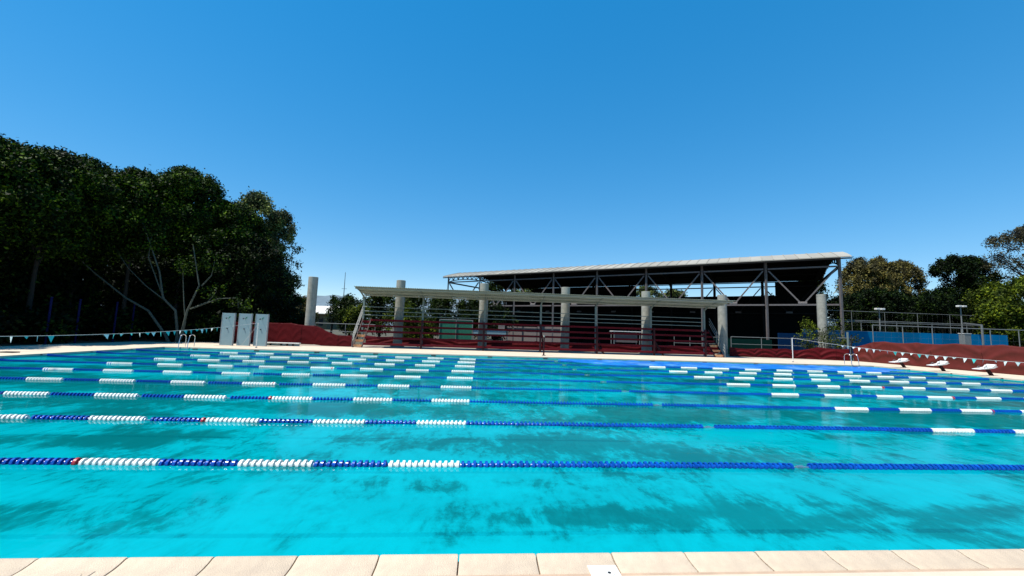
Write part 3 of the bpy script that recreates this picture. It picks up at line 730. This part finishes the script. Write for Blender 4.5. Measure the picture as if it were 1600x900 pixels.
# low grandstand and pale walls inside the hall
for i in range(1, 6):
    for k in range(5): awall(i+.05, i+.95, 12+k*1.3, .06, .6+.55*k, 'tier', 'arena_wall_shade', 1.2)
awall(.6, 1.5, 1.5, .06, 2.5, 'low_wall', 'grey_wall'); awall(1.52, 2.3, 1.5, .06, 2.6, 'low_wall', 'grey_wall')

# ================================================================== court fences, blue wall
def fence(lab, x0, x1, y, h, step, rails=(1.0,), w=.035, mat_='alu', y2=None):
    t = empty('court_fence', lab, 'fence', (x0, y, .06), math.atan2((y2 or y)-y, x1-x0)); Lx = math.hypot(x1-x0, (y2 or y)-y)
    for r_ in rails: MB().tube([(0, 0, h*r_), (Lx, 0, h*r_)], w, 6).build('rail', M[mat_], t)
    k = 0
    while k*step <= Lx+.01: MB().tube([(k*step, 0, 0), (k*step, 0, h)], w, 6).build('post', M[mat_], t); k += 1
    mb = MB(); nz_ = 9
    for k in range(3, nz_, 3): mb.tube([(0, 0, h*k/nz_), (Lx, 0, h*k/nz_)], .004, 3)
    k = .4
    while k < Lx: mb.tube([(k, 0, 0), (k, 0, h)], .0015, 3); k += .8
    o = mb.build('wire_mesh', M[mat_], t); o['kind'] = 'stuff'
    return t
fence('tall wire fence with a round top rail just behind the sunlit tarpaulin', 39.3, 62, 38, 3.5, 3.25, (1.0,), .038)
fence('wire court fence with double rails beyond the blue wall', 45, 82, 50, 4.55, 5.1, (1.0, .96), .036)
fence('highest wire fence in front of the far right trees', 48.5, 88, 55, 6.15, 5.2, (1.0,), .03)
bw = empty('blue_wall', 'long low bright blue court wall behind the right hand fences', 'wall', (0, 0, 0))
for k in range(9):
    x0 = 38.5+k*3.0
    MB().box(x0, x0+2.985, 46-.12, 46, .06, 3.05+.02*k).build('panel', M['court_blue'], bw)
MB().box(38.5, 65.5, 46.0, 46.1, 3.0, 3.14).build('cap_rail', M['alu'], bw)
t = empty('utility_box', 'pale grey utility box standing against the blue wall', 'box', (57.2, 44, .06)); MB().box(-.42, .42, -.3, .3, 0, 3.1).build('cabinet', M['alu'], t, bevel=.03); MB().box(-.46, .46, -.34, .34, 3.1, 3.16).build('lid', M['white'], t)
for (x, h, lb) in ((53.1, 6.2, 'short floodlight pole at the left of the wire fences'), (65.1, 7.0, 'floodlight pole with a slanted head near the pale grey box')):
    t = empty('floodlight_pole', lb, 'floodlight', (x, 50.3, .06), 0, 'floodlight poles of the courts')
    MB().tube([(0, 0, 0), (0, 0, h)], [.09, .07], 8).build('pole', M['alu'], t)
    for s2_ in (-.35, .35): MB().box(s2_-.25, s2_+.25, -.3, .1, h-.12, h+.1).build('lamp_head', M['white'], t, bevel=.03)
    MB().tube([(-.55, 0, h-.15), (.55, 0, h-.15)], .04, 6).build('crossbar', M['alu'], t)
t = empty('court_light_arm', 'slanted grey beam jutting from the fence top near the blue wall', 'beam', (0, 0, 0)); MB().bar((64.4, 49.5, 4.7), (60.2, 44.5, 4.25), .18).build('arm', M['alu'], t); MB().bar((60.2, 44.5, .06), (60.2, 44.5, 4.3), .14).build('post', M['alu'], t)
# navy wall and green screens around the courts
tag(MB().box(31.5, 37.5, 40.9, 41.0, .06, 2.5).build('blue_screen', M['screen_navy'], bevel=.01), 'short navy windscreen behind the shrub and far right column', 'windscreen')
tag(MB().box(24.5, 31, 41.2, 41.3, .06, 1.75).build('teal_screen', M['screen_dark'], bevel=.01), 'low dark green windscreen behind the barrier right of the stand', 'windscreen')
gs = empty('green_windscreen', 'bright green windscreen panels seen through the left half of the stand', 'windscreen', (0, 0, 0))
for k in range(2): MB().box(-4.3+k*1.75, -4.3+k*1.75+1.7, 44, 44.06, .3, 2.75).build('panel', M['green_screen'], gs)
MB().tube([(-4.35, 43.95, 2.8), (-.8, 43.95, 2.8)], .035, 6).build('rail', M['alu'], gs)
for k in range(3): MB().tube([(-4.33+k*1.75, 43.93, .06), (-4.33+k*1.75, 43.93, 2.85)], .04, 6).build('post', M['alu'], gs)
# tables behind the stand
t = empty('officials_table', 'white draped officials table with two monitors behind the second column', 'table', (1.1, 44.2, .06))
MB().box(-2.0, 2.0, -.5, .5, 1.85, 1.93).build('table_top', M['white'], t, bevel=.01); MB().box(-1.8, 1.7, -.44, -.4, 1.15, 1.85).build('skirt', M['shaded_white'], t)
for x in (-1.85, 1.85): MB().box(x-.04, x+.04, -.4, .4, 0, 1.85).build('leg', M['alu'], t)
for x in (-2.6, 1.2): MB().box(x-.35, x+.35, -.1, 0, 1.95, 2.35).build('monitor', M['arena_steel'], t)
t = empty('white_topped_table', 'long low table with a bright white top behind the fifth column bay', 'table', (16.2, 44.5, .06))
MB().box(-1.6, 1.6, -.6, .6, 2.05, 2.13).build('table_top', M['white'], t, bevel=.01); MB().box(-1.4, 1.2, -.45, -.41, .9, 1.95).build('skirt', M['grey_wall'], t)
for x in (-1.45, 1.45):
    for y in (-.5, .5): MB().box(x-.04, x+.04, y-.04, y+.04, 0, 2.05).build('leg', M['alu'], t)

# navy posts under the left trees
NL = ['navy blue fence post under the dark trees, leftmost of four', 'navy blue fence post under the trees, second from the left', 'navy blue fence post under the trees, third from the left', 'navy blue fence post under the trees, nearest the bare branches']
for k, (x, y) in enumerate(((-27.6, 28.3), (-27.6, 30.2), (-27.7, 33.2), (-27.9, 35.0))):
    t = empty('navy_post', NL[k], 'post', (x, y, .06), 0, 'navy posts under the trees'); MB().tube([(0, 0, 0), (0, 0, 3.0)], .06, 8).build('shaft', M['navy'], t); MB().tube([(0, 0, 3.0), (0, 0, 3.05)], .075, 8).build('cap', M['navy'], t)
MB_w = MB().tube([(-27.6, 26, .95), (-27.6, 30.2, .93), (-27.7, 33.2, .92), (-20.5, 33.8, .95)], .02, 5)

# ================================================================== trees
def leaf_mesh(name, blobs, n, size, m, seed, aspect=1.9, droop=0., shell=.5):
    rg = np.random.RandomState(seed); B = np.array(blobs); wt = B[:, 3]**1.35; wt /= wt.sum()
    nc = max(1, n//7); idx = rg.choice(len(B), nc, p=wt)
    d = rg.normal(size=(nc, 3)); d /= np.linalg.norm(d, axis=1)[:, None]
    rr = B[idx, 3]*(shell+(1.06-shell)*rg.uniform(size=nc)**.5)
    C0 = B[idx, :3]+d*rr[:, None]*np.array([1, 1, .85])
    c = np.repeat(C0, 7, 0)+rg.normal(size=(nc*7, 3))*size*.75; dd = np.repeat(d, 7, 0)
    N = len(c)
    nrm = dd*.55+rg.normal(size=(N, 3))*.75; nrm[:, 2] += .35; nrm /= np.linalg.norm(nrm, axis=1)[:, None]
    a = np.cross(nrm, rg.normal(size=(N, 3))); a[:, 2] -= droop; a /= np.linalg.norm(a, axis=1)[:, None]
    bb = np.cross(nrm, a); bb /= np.linalg.norm(bb, axis=1)[:, None]
    s = size*rg.uniform(.6, 1.25, size=(N, 1))
    v = np.empty((N, 4, 3)); v[:, 0] = c-a*s*.5; v[:, 1] = c+bb*s*.5/aspect+nrm*s*.08; v[:, 2] = c+a*s*.5; v[:, 3] = c-bb*s*.5/aspect+nrm*s*.08
    ok = v[:, :, 2].min(1) > .07; v = v[ok]; N = len(v)
    me = bpy.data.meshes.new(name); me.vertices.add(N*4); me.vertices.foreach_set('co', v.ravel())
    me.loops.add(N*4); me.loops.foreach_set('vertex_index', np.arange(N*4)); me.polygons.add(N)
    me.polygons.foreach_set('loop_start', np.arange(N)*4); me.polygons.foreach_set('loop_total', np.full(N, 4)); me.update(calc_edges=True)
    me.materials.append(m); return me
def crown_blobs(h, zb, rx, ry, seed, nb=26, br=.34, top=.8):
    rg = random.Random(seed); out = []; zc = (h+zb)/2; rz = (h-zb)/2
    R0 = min(rx, ry, rz*1.3)
    while len(out) < nb:
        x, y, z = [rg.uniform(-1, 1) for _ in range(3)]; q = math.sqrt(x*x+y*y+abs(z)**2.4)
        if q > 1: continue
        if q < .35 and rg.random() < .25: continue
        r = R0*br*rg.uniform(.6, 1.2); k = 1-r/R0*.75
        out.append((x*rx*k, y*ry*k, zc+z*(rz-r*.8), r))
    out.append((0, 0, zc, R0*.62)); out.append((0, 0, zc-rz*.45, R0*.6))
    for _ in range(nb//2):   # small outlying sprigs for a ragged outline
        a = rg.uniform(0, 6.28); e = rg.uniform(-.2, 1.5); ce = math.cos(e)
        out.append((math.cos(a)*ce*rx*.93, math.sin(a)*ce*ry*.93, zc+math.sin(e)*rz*.93, R0*rg.uniform(.08, .17)))
    for _ in range(nb//2):   # upright tips on top
        a = rg.uniform(0, 6.28); q = rg.uniform(0, .85); zt = zc+math.sqrt(max(0, 1-q*q))*rz
        for m_ in range(3): out.append((math.cos(a)*q*rx, math.sin(a)*q*ry, zt-.45+.36*m_, R0*.13*(1.3-.4*m_)))
    return out
def make_tree(label, x, y, h, zb, rx, ry, lm, seed, n=30000, leaf=.28, nb=26, br=.34, group='trees around the pool', name='tree', bark='bark', tr=.22, limbs=7, shell=.5, droop=0.):
    t = empty(name, label, 'tree', (x, y, .06), 0, group); rg = random.Random(seed)
    bl = crown_blobs(h, zb, rx, ry, seed, nb, br)
    me = leaf_mesh('crown', bl, n, leaf, lm, seed, shell=shell, droop=droop); inst('crown', me, t, (0, 0, 0))
    lean = rg.uniform(-.3, .3); th = zb+(h-zb)*.42
    MB().tube([(0, 0, 0), (lean*.4, 0, th*.4), (lean, .1, th), (lean*.8, 0, h*.86)], [tr, tr*.85, tr*.6, tr*.15], 9).build('trunk', M[bark], t, smooth=True)
    mb = MB()
    big_ = sorted(bl[:nb], key=lambda q: -q[3])[:limbs]
    for q in big_:
        s0 = th*rg.uniform(.55, 1.0); p0 = Vector((lean*.8, 0, s0)); p1 = Vector(q[:3]); pm = (p0+p1)/2+Vector((0, 0, .08*(p1-p0).length))
        mb.tube([p0, pm, p1], [tr*.42, tr*.28, tr*.08], 6)
    mb.build('limbs', M[bark], t, smooth=True)
    return t
GL = 'dark dense trees left of the pool'
left = [ # label, x, y, h, zb, rx, ry, n
 ('dark dense ficus tree at the left edge of the picture, highest in view', -32.0, 27.5, 12.6, 5.4, 4.4, 4.6, 56000, L_DARK),
 ('dark ficus tree in the left mass, just right of the picture edge', -31.2, 30.6, 13.2, 5.6, 3.8, 3.8, 46000, L_DARK),
 ('dark ficus tree in the left mass where the skyline dips', -32.2, 34.4, 14.0, 5.6, 4.4, 4.2, 50000, L_DARK),
 ('dark ficus tree with a ragged top left of the round topped one', -29.6, 36.2, 14.0, 6.4, 3.6, 3.8, 46000, L_DARK),
 ('dark ficus tree behind the bare pale branches, round topped', -27.6, 38.9, 15.3, 7.0, 4.0, 4.0, 52000, L_DARK),
 ('dark green tree between the round topped ficus and the shower panels', -24.8, 40.6, 12.8, 6.4, 3.7, 4.0, 46000, L_DARK),
 ('dark lower tree right behind the shower panels', -22.2, 39.6, 9.6, .2, 3.5, 3.0, 36000, L_BLACK),  # leaf colour darkened to stand for the shade below the crowns
 ('unseen ficus tree beyond the left edge, kept for its shade on the deck', -31.5, 21.0, 11.5, 4.5, 4.0, 4.6, 26000, L_DARK),  # out of view, kept to cast shade on the left deck
]
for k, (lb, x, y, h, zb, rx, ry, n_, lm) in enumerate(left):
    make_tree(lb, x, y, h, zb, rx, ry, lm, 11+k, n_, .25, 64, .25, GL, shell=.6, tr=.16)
make_tree('tall loose grey green eucalyptus at the right end of the left tree mass', -24.6, 44.5, 15.2, 3.0, 3.8, 3.6, L_EUC, 31, 20000, .26, 44, .20, GL, bark='pale_bark', shell=.35, droop=.5)
make_tree('slim grey green eucalyptus next to the gap of open sky', -22.0, 45.5, 13.6, .8, 2.1, 2.4, L_EUC, 33, 14000, .26, 38, .22, GL, bark='pale_bark', shell=.35, droop=.5)
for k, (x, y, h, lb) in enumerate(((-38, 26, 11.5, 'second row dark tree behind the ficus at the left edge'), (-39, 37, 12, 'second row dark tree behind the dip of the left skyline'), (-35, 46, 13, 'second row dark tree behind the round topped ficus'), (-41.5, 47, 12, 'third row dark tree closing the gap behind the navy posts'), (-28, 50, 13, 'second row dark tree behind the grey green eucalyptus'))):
    make_tree(lb, x, y, h, .3, 4.8, 4.8, L_BLACK, 41+k, 34000, .36, 40, .34, GL)  # near-black leaf colour carries the deep shade behind the front crowns
# near-black undergrowth band, its colour standing for shade under the left trees
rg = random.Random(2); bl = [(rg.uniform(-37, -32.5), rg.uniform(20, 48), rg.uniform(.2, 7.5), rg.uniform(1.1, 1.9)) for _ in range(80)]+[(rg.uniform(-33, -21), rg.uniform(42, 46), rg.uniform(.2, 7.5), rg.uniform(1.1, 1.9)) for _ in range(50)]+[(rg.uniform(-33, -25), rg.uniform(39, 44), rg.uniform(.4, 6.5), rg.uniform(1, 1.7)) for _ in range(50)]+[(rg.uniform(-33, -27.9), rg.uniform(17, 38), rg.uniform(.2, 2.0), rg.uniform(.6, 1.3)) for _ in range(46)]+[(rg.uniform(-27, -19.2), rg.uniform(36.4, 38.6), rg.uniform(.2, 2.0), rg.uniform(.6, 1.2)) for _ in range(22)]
o = inst('undergrowth', leaf_mesh('undergrowth', bl, 190000, .34, L_BLACK, 5), None, (0, 0, 0)); tag(o, 'tangled undergrowth below the left trees, coloured near black for the shade there', 'undergrowth', kind='stuff')
# bare pale limbed tree in front of the mass
t = empty('bare_tree', 'tree with pale crooked bare limbs standing before the dark foliage on the left', 'tree', (-24.3, 34.5, .06))
LIMB = {'a': [(-24.03, .0), (-24.03, 0.81), (-24.34, 2.54), (-25.37, 3.53), (-25.85, 5.63), (-26.65, 7.53), (-27.59, 9.71)], 'b': [(-25.37, 3.53), (-25.95, 4.8), (-26.8, 6.74), (-26.72, 8.53)],
 'c': [(-24.6, 0), (-24.9, 0.64), (-26.31, 2.47), (-28.05, 3.43), (-30.57, 5.33), (-33.0, 7.48)], 'd': [(-24.34, 2.54), (-25.51, 3.52), (-26.83, 4.45), (-28.34, 5.84), (-30.41, 8.56)],
 'e': [(-23.9, 0), (-23.69, 0.62), (-23.37, 2.57), (-22.61, 4.62), (-23.34, 7.85)], 'f': [(-22.61, 4.62), (-21.91, 5.48), (-21.73, 6.7)], 'g': [(-23.29, 2.73), (-22.03, 3.34), (-21.43, 4.2)],
 'h': [(-23.01, 2.84), (-21.13, 3.64), (-19.6, 3.74), (-19.43, 2.97)], 'i': [(-23.7, 0.4), (-23.51, 1.65), (-23.8, 3.43), (-24.08, 5.55), (-23.91, 6.19)]}
rg = random.Random(9)
for key, pts in LIMB.items():
    n_ = len(pts); r0 = .12 if key in 'ace' else .06
    dy = rg.uniform(-.5, .1)
    MB().tube([(x+24.3, dy*k/n_, z) for k, (x, z) in enumerate(pts)], [r0*(1-.75*k/(n_-1)) for k in range(n_)], 8).build('limb', M['pale_bark'], t, smooth=True)
bl = [(pts[-1][0]+24.3, 0, pts[-1][1]+.1, .9) for pts in LIMB.values()]+[((pts[-2][0]+pts[-1][0])/2+24.3+.3, -.1, (pts[-2][1]+pts[-1][1])/2, .5) for pts in LIMB.values()]
inst('sparse_leaves', leaf_mesh('sparse_leaves', bl, 2600, .22, L_DARK, 6), t, (0, 0, 0))

# trees behind the stand
GB = 'trees behind the stand'
mid = [('dark bushy tree left of the stand roof, beyond the barrier', -20.5, 66, 6.0, .3, 3.0, 2.6), ('dark bushy tree behind the left stairs of the stand', -15.2, 63, 6.7, .3, 3.2, 2.8), ('dark bushy tree behind the first column', -10.4, 62, 6.4, .3, 3.2, 2.8),
       ('dark bushy tree just right of the first column', -5.6, 61, 6.4, .3, 3.2, 2.8), ('dark bushy tree under the left tip of the hall roof', -1.2, 62, 6.3, .3, 3.0, 2.6)]
for k, (lb, x, y, h, zb, rx, ry) in enumerate(mid): make_tree(lb, x, y, h, zb, rx, ry, L_MID, 61+k, 9000, .34, 20, .34, GB)
make_tree('yellow green bush at the foot of the left stand bays', -8.8, 50, 4.2, .1, 2.8, 1.8, L_YG, 71, 7000, .26, 18, .36, GB, name='bush', tr=.1)
make_tree('olive green bush behind the planks left of the green windscreen', -7.2, 45.5, 2.7, .1, 3.0, 1.4, L_YG, 91, 8000, .22, 16, .36, GB, name='bush', tr=.07)
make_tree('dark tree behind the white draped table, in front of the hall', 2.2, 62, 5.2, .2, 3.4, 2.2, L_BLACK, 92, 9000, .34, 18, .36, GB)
make_tree('dry olive bush between the tarpaulin and the stand stairs', -16.3, 56, 4.4, .1, 2.0, 1.6, L_YG, 72, 5000, .26, 16, .36, GB, name='bush', tr=.1)
make_tree('brown green tree beside the lone left column', -29.5, 70, 5.4, .2, 3.2, 2.6, L_BROWN, 73, 6000, .34, 18, .34, GB)
make_tree('dark shrub below the eucalyptus beside the lone column', -23.6, 51, 5.0, .1, 4.6, 2.2, L_MID, 76, 14000, .26, 18, .36, GB, name='bush', tr=.1)
make_tree('small dark tree against the white roofed building', -26.5, 75, 6.4, 1.5, 1.4, 1.4, L_MID, 74, 3000, .3, 12, .4, GB)
make_tree('small brown palm like tree against the hazy hills', -47, 112, 8.4, 3.5, 2.4, 2.4, L_BROWN, 75, 3000, .45, 12, .4, GB)
for k, (x, y, h, lb) in enumerate(((12, 98, 13.2, 'tree seen through the left arch of the hall'), (4, 100, 13.5, 'tree crown behind the left gable of the hall'), (20, 100, 12.0, 'dark tree behind the hall, right of its left arch'), (42, 100, 13.4, 'olive tree seen through the high gap of the hall'), (50, 101, 13.0, 'second olive tree seen through the high gap of the hall'), (72, 96, 12.0, 'small tree at the right end of the high gap of the hall'))):
    make_tree(lb, x, y, h, 1, 5.2, 4.2, L_EUC if k in (0, 3, 4) else L_MID, 81+k, 9000, .5, 22, .32, 'trees beyond the hall')
# right hand trees
GR = 'trees beyond the courts'
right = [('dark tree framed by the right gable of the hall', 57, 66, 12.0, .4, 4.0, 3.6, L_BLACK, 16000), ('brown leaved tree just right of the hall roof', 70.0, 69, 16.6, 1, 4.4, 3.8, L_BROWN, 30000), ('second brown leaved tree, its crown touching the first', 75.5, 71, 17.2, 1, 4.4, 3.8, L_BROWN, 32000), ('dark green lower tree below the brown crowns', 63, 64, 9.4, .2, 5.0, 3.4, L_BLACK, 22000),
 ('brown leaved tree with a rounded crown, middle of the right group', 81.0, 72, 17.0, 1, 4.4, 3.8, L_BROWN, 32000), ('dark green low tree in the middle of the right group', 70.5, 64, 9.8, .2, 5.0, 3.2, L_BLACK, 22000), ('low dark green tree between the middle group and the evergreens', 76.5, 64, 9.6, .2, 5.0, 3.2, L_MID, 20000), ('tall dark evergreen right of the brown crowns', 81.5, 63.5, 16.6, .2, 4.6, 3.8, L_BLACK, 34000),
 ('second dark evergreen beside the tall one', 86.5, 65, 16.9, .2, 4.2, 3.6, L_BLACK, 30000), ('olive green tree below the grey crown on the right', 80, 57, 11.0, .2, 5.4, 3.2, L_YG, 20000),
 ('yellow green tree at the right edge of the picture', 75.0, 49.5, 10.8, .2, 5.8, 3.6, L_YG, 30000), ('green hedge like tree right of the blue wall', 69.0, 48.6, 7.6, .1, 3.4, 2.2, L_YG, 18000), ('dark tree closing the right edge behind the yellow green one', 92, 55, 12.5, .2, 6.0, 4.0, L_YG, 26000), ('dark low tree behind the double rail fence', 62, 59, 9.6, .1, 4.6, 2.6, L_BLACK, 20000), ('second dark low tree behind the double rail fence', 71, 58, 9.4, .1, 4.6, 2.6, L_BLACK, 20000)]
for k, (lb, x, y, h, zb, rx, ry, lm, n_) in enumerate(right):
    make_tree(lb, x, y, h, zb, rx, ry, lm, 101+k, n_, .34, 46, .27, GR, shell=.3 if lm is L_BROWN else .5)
make_tree('wide sparse grey brown tree towering at the right edge', 97.5, 62, 22.6, 8.0, 12.0, 6.0, L_JAC, 131, 24000, .32, 80, .17, GR, limbs=30, tr=.4, shell=.2)
# shrub by the far right column
t = empty('shrub', 'loose leafy shrub with yellow and green leaves in front of the far right column', 'shrub', (32.6, 36.3, .1)); rg = random.Random(5); tips = []
for k in range(26):
    a = rg.uniform(-1.2, 1.2); hh = rg.uniform(1.6, 3.9); tip = (math.sin(a)*hh*.9, rg.uniform(-.5, .4), .4+hh*math.cos(a)*.95)
    MB().tube([(0, 0, 0), (tip[0]*.35, tip[1]*.4, tip[2]*.55), tip], [.03, .02, .007], 5).build('stem', M['pale_bark'], t)
    tips.append(tip+(.34,)); tips.append((tip[0]*.7, tip[1]*.8, tip[2]*.82, .36))
inst('leaves', leaf_mesh('leaves', tips, 3000, .16, L_YG, 77, shell=.1), t, (0, 0, 0))

# ================================================================== far distance
t = empty('white_roofed_building', 'long low building with a white roof and ochre wall beyond the left column', 'building', (-58, 150, .06), R(-14))
MB().box(-7.5, 8, -6, 6, 0, 5.4).build('wall', M['bld_wall'], t); MB().prism([(-7.5, 5.2), (7.5, 8.4), (7.5, 8.6), (-7.5, 5.45)], 'x', -8, 8.5).build('roof', M['white_roof'], t)
for k in range(4): MB().box(-6.6+k*3.8, -5+k*3.8, -6.06, -6.002, 1.2, 3.6).build('window', M['hole'], t)
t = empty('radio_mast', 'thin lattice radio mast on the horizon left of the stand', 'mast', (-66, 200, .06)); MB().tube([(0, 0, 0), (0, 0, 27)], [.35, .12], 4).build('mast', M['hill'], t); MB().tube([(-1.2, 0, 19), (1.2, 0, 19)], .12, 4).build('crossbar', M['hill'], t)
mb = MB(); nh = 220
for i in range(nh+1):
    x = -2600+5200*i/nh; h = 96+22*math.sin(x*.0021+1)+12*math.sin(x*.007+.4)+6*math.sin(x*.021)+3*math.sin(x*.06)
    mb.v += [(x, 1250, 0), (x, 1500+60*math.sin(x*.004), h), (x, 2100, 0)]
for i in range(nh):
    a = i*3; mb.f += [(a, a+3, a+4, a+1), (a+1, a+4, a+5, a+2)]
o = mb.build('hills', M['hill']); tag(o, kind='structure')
